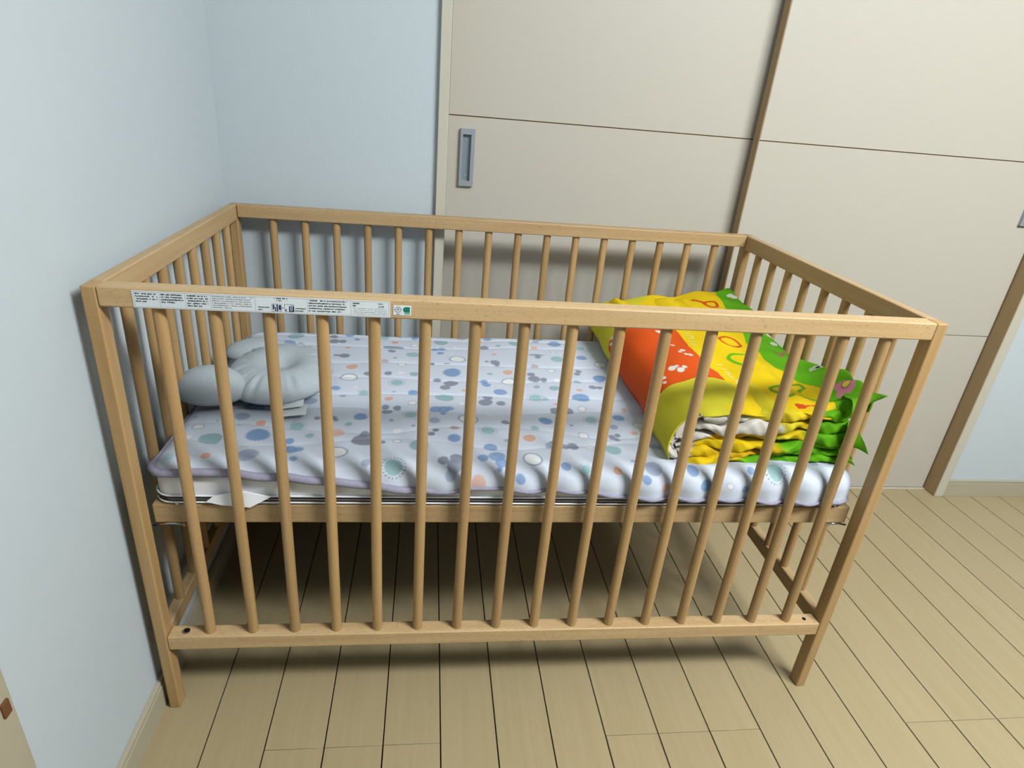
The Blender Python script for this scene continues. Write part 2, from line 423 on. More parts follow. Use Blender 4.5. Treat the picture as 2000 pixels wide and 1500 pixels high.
def ring(cx, cz, rx, rz, t, n=4, rot=0, y=-.00075, e=1.0):
    o_, i_ = [], []
    for k in range(n):
        a = rot+2*math.pi*k/n
        o_.append(bm.verts.new((cx+rx*math.cos(a), y, cz+rz*math.sin(a)))); i_.append(bm.verts.new((cx+(rx-t)*math.cos(a), y, cz+(rz-t)*math.sin(a))))
    for k in range(n): bm.faces.new((o_[k], o_[(k+1) % n], i_[(k+1) % n], i_[k]))
ring(.4020, .7697, .0052, .0044, .0005)
ring(.4020, .7697, .0043, .0040, .0003, 20)
link('mark_print', bm_mesh(bm), INKN, st, (0, 0, 0))
marks(st, 'caption_print', INK, [(.4008, .4018, .7690, .7712), (.4024, .4034, .7688, .7708), (.3995, .4046, .7630, .7638)])
bm = bmesh.new(); cx, cz, hw, hh = .4138, .7700, .0042, .0038
pts = [(cx+hw, cz-hh), (cx+hw, cz+hh), (cx-hw*.4, cz+hh)]+[(cx-hw*.4+hw*.8*math.cos(a), cz+hh*math.sin(a)) for a in [math.pi*(.5+k/8) for k in range(1, 8)]]+[(cx-hw*.4, cz-hh)]
bm.faces.new([bm.verts.new((p[0], -.00075, p[1])) for p in pts])
link('green_block', bm_mesh(bm), INKV, st, (0, 0, 0))
marks(st, 'pale_block', INKL, [(.4108, .4180, .7632, .7660)])

# ------------------------------------------------------------------ mattress
X0, X1, Y0, Y1 = .0205, 1.2045, .0245, .640     # plan of mattress + pad
mt_ = empty('mattress', (.61, .333, BZ1)); tag(mt_, 'white crib mattress with charcoal stripes low on its sides, lying on the crib base', 'mattress')
def rounded_slab(x0, x1, y0, y1, z0, z1, r, bev, n=10):
    """slab with rounded plan corners and rounded top/bottom edges"""
    pts = []
    for (cx_, cy_, a0) in ((x1-r, y1-r, 0), (x0+r, y1-r, 90), (x0+r, y0+r, 180), (x1-r, y0+r, 270)):
        for k in range(n+1):
            a = math.radians(a0+90*k/n); pts.append((cx_, cy_, math.cos(a), math.sin(a), r))
    prof = [(bev, 0)]+[(bev*(1-math.sin(t)), bev*(1-math.cos(t))) for t in [math.pi/2*k/5 for k in range(1, 6)]]
    prof = [(0-0, 0)]
    prof = [(-bev+bev*math.sin(t), z0+bev-bev*math.cos(t)) for t in [math.pi/2*k/5 for k in range(6)]]
    prof += [(-bev+bev*math.cos(t), z1-bev+bev*math.sin(t)) for t in [math.pi/2*k/5 for k in range(6)]]
    bm = bmesh.new(); rings = []
    for off, z in prof:
        rings.append([bm.verts.new((cx_+(r+off)*ca, cy_+(r+off)*sa, z)) for cx_, cy_, ca, sa, r in pts])
    n_ = len(pts)
    for A, B in zip(rings, rings[1:]):
        for k in range(n_): bm.faces.new((A[k], A[(k+1) % n_], B[(k+1) % n_], B[k]))
    bm.faces.new(rings[0][::-1]); bm.faces.new(rings[-1])
    me = bm_mesh(bm); me.shade_smooth(); return me
MB = BZ1+.0005
link('mattress_body', rounded_slab(X0+.005, X1-.005, Y0+.0080, Y1-.006, MB, .480, .030, .014), TICK, mt_)
# flat webbing stripes and a white cord round the lower edge
def perimeter(x0, x1, y0, y1, r, n=10):
    out = []
    for (cx_, cy_, a0) in ((x1-r, y1-r, 0), (x0+r, y1-r, 90), (x0+r, y0+r, 180), (x1-r, y0+r, 270)):
        for k in range(n+1):
            a = math.radians(a0+90*k/n); out.append((cx_+r*math.cos(a), cy_+r*math.sin(a)))
    return out
def band(name, z0, z1, off, mat, par):
    pr = perimeter(X0+.003-off, X1-.003+off, Y0+.0065-off, Y1-.004+off, .030)
    bm = bmesh.new(); A = [bm.verts.new((x, y, z0)) for x, y in pr]; B = [bm.verts.new((x, y, z1)) for x, y in pr]
    for k in range(len(pr)): bm.faces.new((A[k], A[(k+1) % len(pr)], B[(k+1) % len(pr)], B[k]))
    me = bm_mesh(bm); me.shade_smooth(); return link(name, me, mat, par)
band('zip_stripe', .4352, .4388, .0008, STRIPE, mt_)
band('zip_stripe', .4318, .4336, .0008, STRIPE, mt_)
pp = perimeter(X0+.003, X1-.003, Y0+.006, Y1-.005, .030); pp.append(pp[0])
link('piping', tube_mesh([(x, y, .4405) for x, y in pp], .0016, 6, False), TICK, mt_)
link('piping', tube_mesh([(x, y, .4285) for x, y in pp], .0014, 6, False), TICK, mt_)
# elastic corner strap near the left end: a white triangle of cloth pulled over the stripe
bm = bmesh.new(); yy = Y0-.0012
vs = [bm.verts.new(p) for p in ((.118, yy, .4445), (.160, yy, .4550), (.205, yy-.001, .4445), (.172, yy-.002, .4250), (.128, yy-.001, .4290), (.106, yy, .4340))]
bm.faces.new(vs); g_ = bmesh.ops.extrude_face_region(bm, geom=bm.faces[:])
for v in [v for v in g_['geom'] if isinstance(v, bmesh.types.BMVert)]: v.co.y += .002
bmesh.ops.recalc_face_normals(bm, faces=bm.faces)
link('corner_strap', bm_mesh(bm), TICK, mt_)

#>>SURF
# surface functions shared by the cloth meshes (pure numpy)
def _ss(a, b, x):
    t = np.clip((x-a)/(b-a), 0, 1); return t*t*(3-2*t)
PX0, PX1, PY0, PY1, PR = .0175, 1.2060, .0245, .6400, .034
def hem_len(a, ex, ey):
    """cloth length beyond the flat top, by position"""
    hx = [0, .04, .14, .21, .286, .36, .43, .448, .5, .545, .6, .7, .78, .85, 1, 1.07, 1.2]
    hz = [.476, .478, .479, .474, .471, .463, .454, .450, .456, .464, .459, .460, .449, .447, .446, .441, .440]
    q = sum(np.interp(a+o, hx, hz) for o in (-.02, -.01, 0, .01, .02))/5
    d = .497+.004*_ss(.0, 1.0, a)-(q+.0055-.003*_ss(.4, .6, a))
    f = np.where(d < PR, PR*np.arccos(np.clip(1-d/PR, -1, 1)), PR*math.pi/2+d-PR)
    return f
def pad(a, b):
    """a, b: cloth coordinates (metres) over the extended rectangle -> x, y, z"""
    fx0, fx1, fy0, fy1 = PX0+PR, PX1-PR, PY0+PR, PY1-PR
    ex = np.where(a < fx0, a-fx0, np.where(a > fx1, a-fx1, 0)); ey = np.where(b < fy0, b-fy0, np.where(b > fy1, b-fy1, 0))
    e = np.sqrt(ex*ex+ey*ey)+1e-12
    q = np.clip(e/PR, 0, math.pi/2)
    out = PR*np.sin(q); down = PR*(1-np.cos(q)) + np.maximum(0, e-PR*math.pi/2)
    x = np.clip(a, fx0, fx1) + ex/e*out; y = np.clip(b, fy0, fy1) + ey/e*out
    top = .497 + .010*_ss(.0, 1.0, x)*_ss(.1, .6, y)
    flat = 1-_ss(0, .035, e)
    # seat creases running along the crib, wavier towards the front
    cr = 0
    for i, yc in enumerate([.598, .548, .447, .372, .298, .232, .158, .110]):
        wv = yc + (.004+.012*_ss(.35, .1, yc))*np.sin(a*(6+i*1.3)+i*2.1) + .002*np.sin(a*31+i)
        cr = cr - .0020*np.exp(-((b-wv)/.0035)**2) - .0012*np.exp(-((b-wv)/.012)**2)
    und = .0016*np.sin(a*13+b*9)+.0012*np.sin(a*7.7-b*21+1)+.0008*np.sin(a*37+b*17)
    z = top - down + (cr+und)*(flat*.9+.1)
    # cloth pushes out between the slats along the front
    ph = (x-.0865)/.0706; bul = .5-.5*np.cos(2*np.pi*ph)
    front = _ss(.2, 1.0, -ey/PR)*(1-_ss(.10, .13, down))
    amp = (.0030+.0065*_ss(.3, 1.0, x))
    y = y - amp*bul*front*_ss(.03, .08, x)*(1-_ss(1.15, 1.2, x)) + .0015*front*np.sin(a*60+b*20)
    # and sinks a little where the quilt lies
    z = z - .006*_ss(.86, .93, x)*_ss(.04, .07, y)*(e < .03)
    # left front corner of the pad droops
    return x, y, z, e
PA0, PA1, PB0, PB1 = PX0-.075, PX1+.075, PY0-.075, PY1+.075
Q_FX = np.array([.866, .858, .873, .905, .960, 1.025, 1.080, 1.120, 1.163, 1.200, 1.203])
Q_FZ = np.array([.497, .525, .560, .590, .596, .592, .598, .590, .603, .626, .600])
Q_RX = np.array([.882, .848, .852, .876, .955, 1.020, 1.080, 1.120, 1.160, 1.198, 1.203])
Q_RZ = np.array([.500, .540, .578, .604, .615, .624, .632, .640, .646, .648, .60])
Q_Y0, Q_Y1 = .066, .636
def _cr(P, s):
    """Catmull-Rom through control values P (n) at parameter s in 0..1"""
    n = len(P)-1; u = np.clip(s, 0, .999999)*n; i = np.floor(u).astype(int); f = u-i
    g = lambda k: P[np.clip(i+k, 0, n)]
    p0, p1, p2, p3 = g(-1), g(0), g(1), g(2)
    return .5*(2*p1+(p2-p0)*f+(2*p0-5*p1+4*p2-p3)*f*f+(3*p1-p0-3*p2+p3)*f**3)
def quilt(s, t):
    w = t**1.0
    x = _cr(Q_FX, s)*(1-w)+_cr(Q_RX, s)*w
    z = _cr(Q_FZ, s)*(1-w)+_cr(Q_RZ, s)*w
    y = Q_Y0 + (Q_Y1-Q_Y0)*t
    right = _ss(.70, .92, s)
    # dip of the right edge half way along
    z = z - right*.036*np.exp(-((y-.33)/.12)**2) + right*.010*np.exp(-((y-.13)/.06)**2)
    body = _ss(.12, .34, s)
    z = z + body*(.0035*np.sin(6.5*x*8+y*11)+.0022*np.sin(x*31-y*37+1.2)+.0014*np.sin(x*71+y*47))
    # creases fanning from the front right corner
    d = (x-1.205)*.8+(y-.06)*1.0
    fan = np.exp(-((x-1.16)/.11)**2)*np.exp(-((y-.10)/.12)**2)
    z = z + fan*.0055*np.sin(np.arctan2(y-.02, x-1.30)*26)
    x = x - (1-_ss(.10, .30, s))*(.003*np.sin(y*17)+.0015*np.sin(y*43))
    z = z - .006*np.exp(-((t)/.02)**2)*(s > .3)
    y = y - .006*np.sin(s*21)*np.exp(-(t/.05)**2) + .004*np.sin(s*13+1)*np.exp(-((1-t)/.05)**2)
    return x, y, z
#<<SURF
#>>PRINTDATA
MOTIFS = [(0.1385,0.5915,'T',0.0367),(0.1285,0.5475,'b',0.0328),(0.1465,0.5295,'b',0.0206),(0.1185,0.5315,'b',0.0177),(0.2245,0.5975,'g',0.0217),(0.2285,0.5675,'g',0.0243),(0.2485,0.5675,'g',0.0183),(0.2805,0.5815,'b',0.0139),(0.2605,0.6155,'b',0.0251),(0.2645,0.5315,'O',0.0149),(0.2625,0.4835,'g',0.0246),(0.2445,0.4855,'g',0.0116),(0.2865,0.4195,'O',0.0305),(0.2865,0.3675,'W',0.0349),(0.2665,0.3155,'b',0.018),(0.2845,0.2855,'p',0.0139),(0.3045,0.3215,'w',0.0091),(0.3225,0.2995,'Z',0.0257),(0.3425,0.6095,'t',0.0221),(0.3765,0.6175,'p',0.0127),(0.4145,0.6115,'b',0.019),(0.3685,0.5775,'O',0.0217),(0.4145,0.5615,'W',0.0185),(0.3665,0.5475,'s',0.0517),(0.3645,0.5195,'g',0.0179),(0.4125,0.5015,'t',0.0297),(0.3745,0.4755,'g',0.0073),(0.3525,0.4555,'n',0.0172),(0.3905,0.4375,'W',0.0199),(0.4565,0.4515,'g',0.0087),(0.3645,0.3875,'g',0.0164),(0.3225,0.3855,'g',0.0163),(0.3905,0.3915,'w',0.0124),(0.4185,0.3895,'T',0.0193),(0.3845,0.3435,'Z',0.0346),(0.3805,0.3055,'s',0.0129),(0.4185,0.3035,'B',0.0208),(0.3725,0.2755,'O',0.0202),(0.4185,0.2575,'W',0.0176),(0.3685,0.2435,'g',0.0148),(0.3905,0.2395,'g',0.0148),(0.3725,0.2235,'g',0.0195),(0.4165,0.2095,'Z',0.0314),(0.4785,0.2355,'b',0.0223),(0.4625,0.2335,'b',0.0223),(0.4765,0.2155,'b',0.0122),(0.4905,0.2395,'b',0.015),(0.4605,0.1855,'p',0.0214),(0.3825,0.1895,'p',0.0083),(0.4225,0.1675,'p',0.007),(0.3945,0.1515,'w',0.0138),(0.3965,0.1135,'W',0.0134),(0.4625,0.1495,'g',0.0116),(0.4545,0.1375,'g',0.0115),(0.4965,0.1615,'n',0.0176),(0.4945,0.1235,'B',0.025),(0.3265,0.2015,'B',0.0274),(0.3085,0.1715,'t',0.0139),(0.2925,0.1415,'o',0.0271),(0.2485,0.1315,'t',0.0156),(0.2205,0.1675,'Z',0.0344),(0.1225,0.1935,'p',0.0266),(0.1585,0.1735,'O',0.0206),(0.1245,0.1615,'s',0.0124),(0.1645,0.1275,'B',0.044),(0.0985,0.1155,'T',0.0238),(0.1305,0.2355,'b',0.0239),(0.1445,0.2335,'b',0.0144),(0.1205,0.2335,'b',0.0143),(0.2265,0.2615,'p',0.0271),(0.1865,0.2015,'W',0.0282),(0.2505,0.1955,'g',0.0118),(0.2785,0.1955,'g',0.0141),(0.2845,0.1875,'g',0.0094),(0.0425,0.6135,'p',0.0123),(0.0285,0.5915,'n',0.0213),(0.0945,0.6155,'p',0.0155),(0.4765,0.5835,'T',0.0345),(0.4625,0.5375,'b',0.0213),(0.4785,0.5395,'b',0.0214),(0.4745,0.5115,'b',0.0165),(0.5265,0.6175,'n',0.0257),(0.5105,0.5555,'w',0.0077),(0.5125,0.4775,'W',0.0353),(0.4885,0.4535,'s',0.0174),(0.4565,0.4515,'g',0.0101),(0.4985,0.4055,'B',0.0421),(0.4665,0.3675,'g',0.0164),(0.4945,0.3555,'g',0.0298),(0.4825,0.3335,'g',0.0213),(0.4805,0.2875,'T',0.0361),(0.5225,0.1955,'W',0.0363),(0.4625,0.1515,'g',0.0116),(0.4545,0.1375,'g',0.0137),(0.4965,0.1615,'n',0.0176),(0.5905,0.6075,'b',0.0192),(0.6125,0.5615,'t',0.0125),(0.5785,0.5515,'g',0.0217),(0.5985,0.5095,'o',0.0136),(0.5785,0.4695,'g',0.0088),(0.5965,0.4655,'g',0.0221),(0.6005,0.4555,'g',0.0117),(0.6545,0.5775,'t',0.0316),(0.5805,0.4055,'t',0.0127),(0.6205,0.4155,'O',0.0271),(0.5645,0.3675,'b',0.0193),(0.5685,0.3515,'b',0.0191),(0.6185,0.3715,'W',0.032),(0.5205,0.3235,'o',0.0106),(0.5945,0.3195,'b',0.0267),(0.5145,0.2615,'w',0.0102),(0.5665,0.2915,'g',0.0209),(0.5605,0.2695,'g',0.0283),(0.5905,0.2655,'g',0.0193),(0.5645,0.2175,'w',0.0099),(0.5905,0.1875,'g',0.0145),(0.5985,0.1835,'g',0.0072),(0.5565,0.1555,'Z',0.0353),(0.7165,0.6135,'t',0.0227),(0.7085,0.5975,'p',0.0161),(0.6985,0.5535,'O',0.0188),(0.7525,0.5815,'b',0.0352),(0.6965,0.5055,'s',0.0395),(0.6985,0.4935,'g',0.0151),(0.7405,0.5275,'W',0.0139),(0.7425,0.4875,'t',0.0302),(0.6845,0.4455,'n',0.0176),(0.7185,0.4235,'W',0.0188),(0.6705,0.4055,'g',0.0171),(0.6745,0.3855,'g',0.0253),(0.6945,0.3815,'g',0.0155),(0.7225,0.3815,'w',0.0113),(0.6745,0.3475,'p',0.0151),(0.7105,0.3395,'T',0.0219),(0.6645,0.2975,'Z',0.0371),(0.6845,0.2935,'t',0.0159),(0.7005,0.2695,'O',0.0104),(0.6965,0.2415,'g',0.023),(0.7185,0.2415,'g',0.0256),(0.6685,0.1975,'B',0.0283),(0.7165,0.1855,'b',0.0074),(0.6445,0.1695,'t',0.0144),(0.6285,0.1315,'O',0.0279),(0.6705,0.1135,'g',0.0219),(0.6885,0.1075,'g',0.0184),(0.7045,0.1115,'g',0.0208),(0.5865,0.1215,'p',0.0103),(0.8125,0.5575,'t',0.019),(0.8365,0.5315,'w',0.0094),(0.8025,0.4975,'b',0.0244),(0.8405,0.4635,'W',0.03),(0.7805,0.4255,'g',0.0146),(0.7745,0.4115,'g',0.0144),(0.7665,0.3735,'T',0.0183),(0.8205,0.3915,'B',0.0315),(0.7945,0.3455,'g',0.018),(0.8085,0.3435,'g',0.0138),(0.7625,0.3295,'o',0.0137),(0.7585,0.2955,'B',0.0374),(0.7505,0.2495,'W',0.0168),(0.8145,0.2135,'B',0.024),(0.7585,0.2055,'Z',0.0325),(0.7965,0.1795,'p',0.0172),(0.8485,0.1875,'W',0.0224),(0.8305,0.1595,'O',0.0158),(0.7845,0.1475,'g',0.012),(0.7965,0.1515,'g',0.0109),(0.7925,0.1395,'g',0.012),(0.7325,0.1515,'W',0.0192),(0.7745,0.1015,'T',0.0301),(0.7345,0.1115,'w',0.0139),(0.8565,0.1115,'p',0.0235),(0.7965,0.2655,'o',0.0105),(0.8365,0.2475,'o',0.013),(0.0485,0.0515,'Z',0.0223),(0.1025,0.0575,'O',0.0185),(0.1645,0.0615,'p',0.0342),(0.2185,0.1115,'b',0.0175),(0.2265,0.0815,'b',0.0234),(0.2385,0.0835,'b',0.0171),(0.2365,0.0535,'b',0.0125),(0.3405,0.1155,'g',0.04),(0.3405,0.1375,'g',0.0204),(0.3725,0.1095,'g',0.0111),(0.3005,0.0755,'W',0.0342),(0.3505,0.0475,'p',0.0157),(0.0605,0.1535,'W',0.0189),(0.0445,0.1875,'p',0.0068),(0.0845,0.1775,'p',0.0045),(0.0565,0.1195,'w',0.0097),(0.0925,0.1135,'T',0.0355),(0.3945,0.0415,'Z',0.0399),(0.4745,0.0555,'g',0.0193),(0.4965,0.0595,'g',0.0237),(0.4925,0.0435,'g',0.0256),(0.4865,0.0275,'p',0.019),(0.3965,0.1135,'W',0.0134),(0.4345,0.1015,'T',0.0344),(0.5565,0.0975,'b',0.0225),(0.5405,0.0615,'b',0.0195),(0.5645,0.0675,'b',0.0285),(0.5705,0.0515,'b',0.0216),(0.5665,0.0375,'b',0.0096),(0.5325,0.0155,'o',0.0255),(0.6245,0.0635,'W',0.0352),(0.6005,0.0235,'b',0.0171),(0.6785,0.0455,'b',0.0164),(0.7125,0.0395,'Z',0.024),(0.7665,0.0395,'O',0.0176),(0.6625,0.1095,'p',0.0184),(0.7045,0.1075,'g',0.0196),(0.3825,0.1875,'p',0.0083),(0.4225,0.1675,'p',0.007),(0.8305,0.0455,'p',0.03),(0.8145,0.0255,'b',0.0159),(0.8505,0.0095,'o',0.0161),(0.8985,0.0415,'b',0.0197),(0.9205,0.0155,'B',0.0242),(0.9625,0.0155,'W',0.0116),(1.0485,0.0395,'Z',0.0412),(1.0045,0.0395,'b',0.0141),(0.9925,0.0075,'b',0.014),(1.1365,0.0655,'p',0.017),(0.8005,0.0635,'p',0.0094)]
QPOLY = [('fill','L',0,[(0,0),(0.4,0),(0.36,0.05),(0.0576,0.2206),(0.26,0.3),(0.25,0.5),(0.25,0.7),(0.27,0.86),(0.4,0.93),(0.46,1),(0,1)]),('fill','L',0,[(0.2331,0.1955),(0.3108,0.208),(0.3734,0.218),(0.4336,0.213),(0.4662,0.1955),(0.4637,0.1178),(0.4211,0.0326),(0.3559,0.0226),(0.3008,0.0251),(0.1228,0.0),(0.0877,0.1955)]),('fill','O',0,[(0.3233,0.7569),(0.4286,0.7594),(0.4461,0.6216),(0.4486,0.5614),(0.4436,0.4411),(0.4411,0.3659),(0.4511,0.3133),(0.4637,0.2832),(0.4637,0.2206),(0.4035,0.208),(0.3734,0.218),(0.3108,0.208),(0.2331,0.1955),(0.0877,0.1955),(0,0.3),(0,0.36),(0,0.55),(0.1,0.6),(0.1404,0.6692),(0.1754,0.6942),(0.2256,0.6992)]),('fill','G',0,[(0.795,1.0),(0.7719,0.9424),(0.7644,0.8647),(0.7494,0.7945),(0.7118,0.5689),(0.6867,0.5038),(0.7118,0.4236),(0.6992,0.3709),(0.7018,0.3008),(0.7368,0.2707),(0.7494,0.218),(0.7895,0.1654),(0.7769,0.1153),(0.7794,0.0201),(0.8,0),(1,0),(1,1)]),('line','R',0.007,[(0.6115,0.9273),(0.6441,0.8822),(0.6591,0.8672)]),('ring','R',0.007,[(0.6491,0.8697),(0.6842,0.8747),(0.7193,0.8647),(0.7118,0.8271),(0.6667,0.8321)]),('ring','R',0.0065,[(0.5589,0.5213),(0.5915,0.5414),(0.6266,0.5238),(0.6391,0.4987),(0.6391,0.4812),(0.5915,0.4612),(0.5639,0.4737)]),('ring','G',0.0075,[(0.5338,0.3759),(0.5514,0.391),(0.5815,0.3835),(0.6115,0.3759),(0.5965,0.3358),(0.5639,0.3058),(0.5489,0.3233),(0.5388,0.3484)]),('ring','M',0.007,[(0.5689,0.1378),(0.594,0.1504),(0.6366,0.1629),(0.7318,0.2005),(0.7519,0.188),(0.7368,0.1554),(0.7068,0.1429),(0.6165,0.0802),(0.589,0.0977),(0.5714,0.1178)]),('fill','R',0,[(0.6065,0.0476),(0.6491,0.0426),(0.7093,0.0451),(0.6942,0.0301),(0.6491,0.0276),(0.604,0.0175)]),('line','K2',0.0038,[(0.4637,0.604),(0.4812,0.6015)]),('line','K2',0.0038,[(0.4637,0.5815),(0.4812,0.5689),(0.4762,0.5489),(0.4637,0.5514)]),('line','K2',0.0038,[(0.4586,0.5338),(0.4712,0.5213)]),('line','K2',0.0038,[(0.4612,0.5113),(0.4687,0.4912)]),('line','K2',0.0038,[(0.4812,0.3383),(0.4987,0.3383)]),('line','K2',0.0038,[(0.4862,0.3083),(0.4962,0.2982)]),('line','K2',0.0038,[(0.4862,0.2807),(0.4962,0.2782),(0.4937,0.2632),(0.4837,0.2657)]),('line','K2',0.0038,[(0.4887,0.2556),(0.4937,0.2381)]),('line','K2',0.0038,[(0.4912,0.2256),(0.4987,0.2155),(0.4887,0.2005)]),('line','K2',0.0038,[(0.5238,0.9774),(0.5489,0.985)]),('line','K2',0.0038,[(0.5213,0.9424),(0.5338,0.9348)]),('line','K2',0.0038,[(0.5113,0.9023),(0.5238,0.8847)]),('line','K2',0.0038,[(0.5213,0.1028),(0.5338,0.0952)]),('line','K2',0.0038,[(0.5063,0.0326),(0.5213,0.0451),(0.5188,0.0226),(0.5063,0.0175)]),('disc','W',0.006,[(0.401,0.4286)]),('disc','W',0.0045,[(0.401,0.3935)]),('disc','W',0.005,[(0.4135,0.3885)]),('disc','W',0.004,[(0.3885,0.4135)]),('disc','W',0.0075,[(0.3258,0.2932)]),('disc','W',0.005,[(0.3409,0.2957)]),('disc','W',0.0075,[(0.3459,0.2732)]),('disc','W',0.005,[(0.3609,0.2857)]),('disc','W',0.007,[(0.3835,0.6216)]),('disc','W',0.005,[(0.3885,0.4837)]),('disc','W',0.005,[(0.2005,0.6942)]),('disc','W',0.005,[(0.1729,0.6717)]),('disc','W',0.005,[(0.2782,0.2581)]),('disc','W',0.004,[(0.2682,0.2306)]),('disc','W',0.002,[(0.5113,0.9348)]),('disc','P',0.003,[(0.3434,0.2907)]),('line','W',0.004,[(0.8446,0.2657),(0.8872,0.2632)]),('line','W',0.004,[(0.8396,0.2556),(0.8897,0.2481)]),('line','W',0.004,[(0.8647,0.2682),(0.9023,0.2506)]),('disc','K',0.004,[(0.8722,0.2556)]),('fill','N',0,[(0.7794,0.4361),(0.782,0.416),(0.7895,0.3985),(0.8922,0.4737),(0.8521,0.4286),(0.7845,0.3709),(0.7744,0.391)]),('flower','P',0.016,[(0.8471,0.0802)]),('disc','W',0.008,[(0.8521,0.9373)]),('disc','W',0.008,[(0.8697,0.9198)]),('disc','W',0.008,[(0.8722,0.584)]),('disc','W',0.008,[(0.8897,0.5789)]),('disc','W',0.008,[(0.8496,0.5163)])]
#<<PRINTDATA

# ------------------------------------------------------------------ mattress pad
def srgb(c): c = np.asarray(c, float)/255; return ALB*np.where(c <= .04045, c/12.92, ((c+.055)/1.055)**2.4)
PC = dict(base=(222, 231, 246), W=(246, 248, 250), ring=(140, 152, 170), T=(162, 200, 204), B=(130, 166, 212), D=(122, 140, 166),
          G=(138, 144, 162), P=(170, 184, 212), O=(232, 188, 170), Bn=(190, 164, 160))
def paint_pad(A, B):
    C = np.empty(A.shape+(3,)); C[:] = srgb(PC['base'])
    def blend(mask, c, al=1.0):
        mk = (mask*al)[..., None]; return mk, srgb(c)
    px_ = .0014
    for (u, v, kind, wd) in MOTIFS:
        r = wd/2; pad_ = r*1.6+.004
        i0, i1 = np.searchsorted(A[:, 0], [u-pad_, u+pad_]); j0, j1 = np.searchsorted(B[0], [v-pad_, v+pad_])
        if i1 <= i0 or j1 <= j0: continue
        a = A[i0:i1, j0:j1]-u; b = B[i0:i1, j0:j1]-v; sub = C[i0:i1, j0:j1]
        d = np.hypot(a, b); th = np.arctan2(b, a); rs = random.Random(int(u*9973+v*7919)); ph = rs.uniform(0, 6.28)
        wob = 1+.05*np.sin(2*th+ph)+.03*np.sin(3*th+ph*2)
        def put(mask, c, al=1.0):
            sub[:] = sub*(1-np.clip(mask, 0, 1)[..., None]*al)+srgb(c)*np.clip(mask, 0, 1)[..., None]*al
        disc = lambda rr_: np.clip((rr_*wob-d)/px_+.5, 0, 1)
        if kind == 'W': put(disc(r*1.02), PC['ring'], .85); put(disc(r*.86), PC['W'])
        elif kind == 'w': put(disc(r), PC['W'])
        elif kind == 'T': put(disc(r), PC['D'], .55); put(disc(r*.90), PC['T'], .95)
        elif kind == 't': put(disc(r), PC['T'], .9)
        elif kind == 'Z':      # teal with a ring of small dots
            put(np.clip((r*.72*(1+.05*np.sin(14*th))-d)/px_+.5, 0, 1), PC['T'], .95)
            dots = (np.abs(d-r*.95) < r*.06)*(np.cos(20*th+ph) > .25)
            put(dots*1.0, PC['D'], .9)
        elif kind == 'B':      # spiky blue
            put(np.clip((r*(1+.09*np.sin(22*th+ph))*wob*.93-d)/px_+.5, 0, 1), PC['B'], .92)
        elif kind == 'b': put(disc(r), PC['B'], .85)
        elif kind == 'P': put(disc(r), PC['P'], .95)
        elif kind == 'p': put(disc(r), PC['D'], .35); put(disc(r*.9), PC['P'], .8)
        elif kind == 'g': put(disc(r), PC['G'], .85)
        elif kind == 'O': put(disc(r*1.05), PC['W'], .5); put(disc(r*.86), PC['O'])
        elif kind == 'o': put(disc(r), PC['O'], .85)
        elif kind == 'n': put(disc(r), PC['Bn'], .7)
        elif kind == 's':      # flat little streak
            put(np.clip((1-np.hypot(a/r, b/(r*.25)))*r/px_/2, 0, 1), PC['D'], .8)
    return C
na, nb = 840, 500
ga = np.linspace(PA0, PA1, na); gb = np.linspace(PB0, PB1, nb)
A, B = np.meshgrid(ga, gb, indexing='ij')
# squeeze the outer band so that the cloth ends at the wavy hem
cx_ = np.clip(A, PX0+PR, PX1-PR); cy_ = np.clip(B, PY0+PR, PY1-PR)
ex, ey = A-cx_, B-cy_; e = np.hypot(ex, ey)+1e-12
hl = hem_len(np.clip(A, PX0, PX1), ex, ey)
lim = .109      # grid half-width beyond the flat area
einf = np.maximum(np.abs(ex), np.abs(ey))
k = np.where(e > 1e-9, einf/e, 1)*hl/lim     # square ring -> round ring of length hl
A2, B2 = cx_+ex*k, cy_+ey*k
x, y, z, e2 = pad(A2, B2)
# rolled left end of the hem: the lowest centimetre curls outwards
curl = _ss(-.014, 0, e2-hl)*(1-_ss(.30, .46, x))*_ss(.2, 1, -ey/PR)
y = y-.003*curl


def paint_at(A2, B2):
    """motifs live in cloth coordinates; paint on a regular raster, then sample it"""
    ra = np.arange(PA0-.02, PA1+.02, .0010); rb = np.arange(PB0-.02, PB1+.02, .0010)
    RA, RB = np.meshgrid(ra, rb, indexing='ij'); IM = paint_pad(RA, RB)
    fi = np.clip((A2-ra[0])/.0010, 0, len(ra)-1.001); fj = np.clip((B2-rb[0])/.0010, 0, len(rb)-1.001)
    i, j = fi.astype(int), fj.astype(int); u, v = (fi-i)[..., None], (fj-j)[..., None]
    return IM[i, j]*(1-u)*(1-v)+IM[i+1, j]*u*(1-v)+IM[i, j+1]*(1-u)*v+IM[i+1, j+1]*u*v
C = paint_at(A2, B2)
padE = empty('mattress_protector', (.61, .333, .497))
tag(padE, 'pale lavender mattress pad printed with blue, grey and peach blobs, draped over the crib mattress', 'mattress pad')
off = Vector(WP(padE))
P3 = np.stack([x, y, z], -1)
link('printed_top', grid_mesh(P3-np.array(off), 'pad', colors=C), PADM, padE, off)
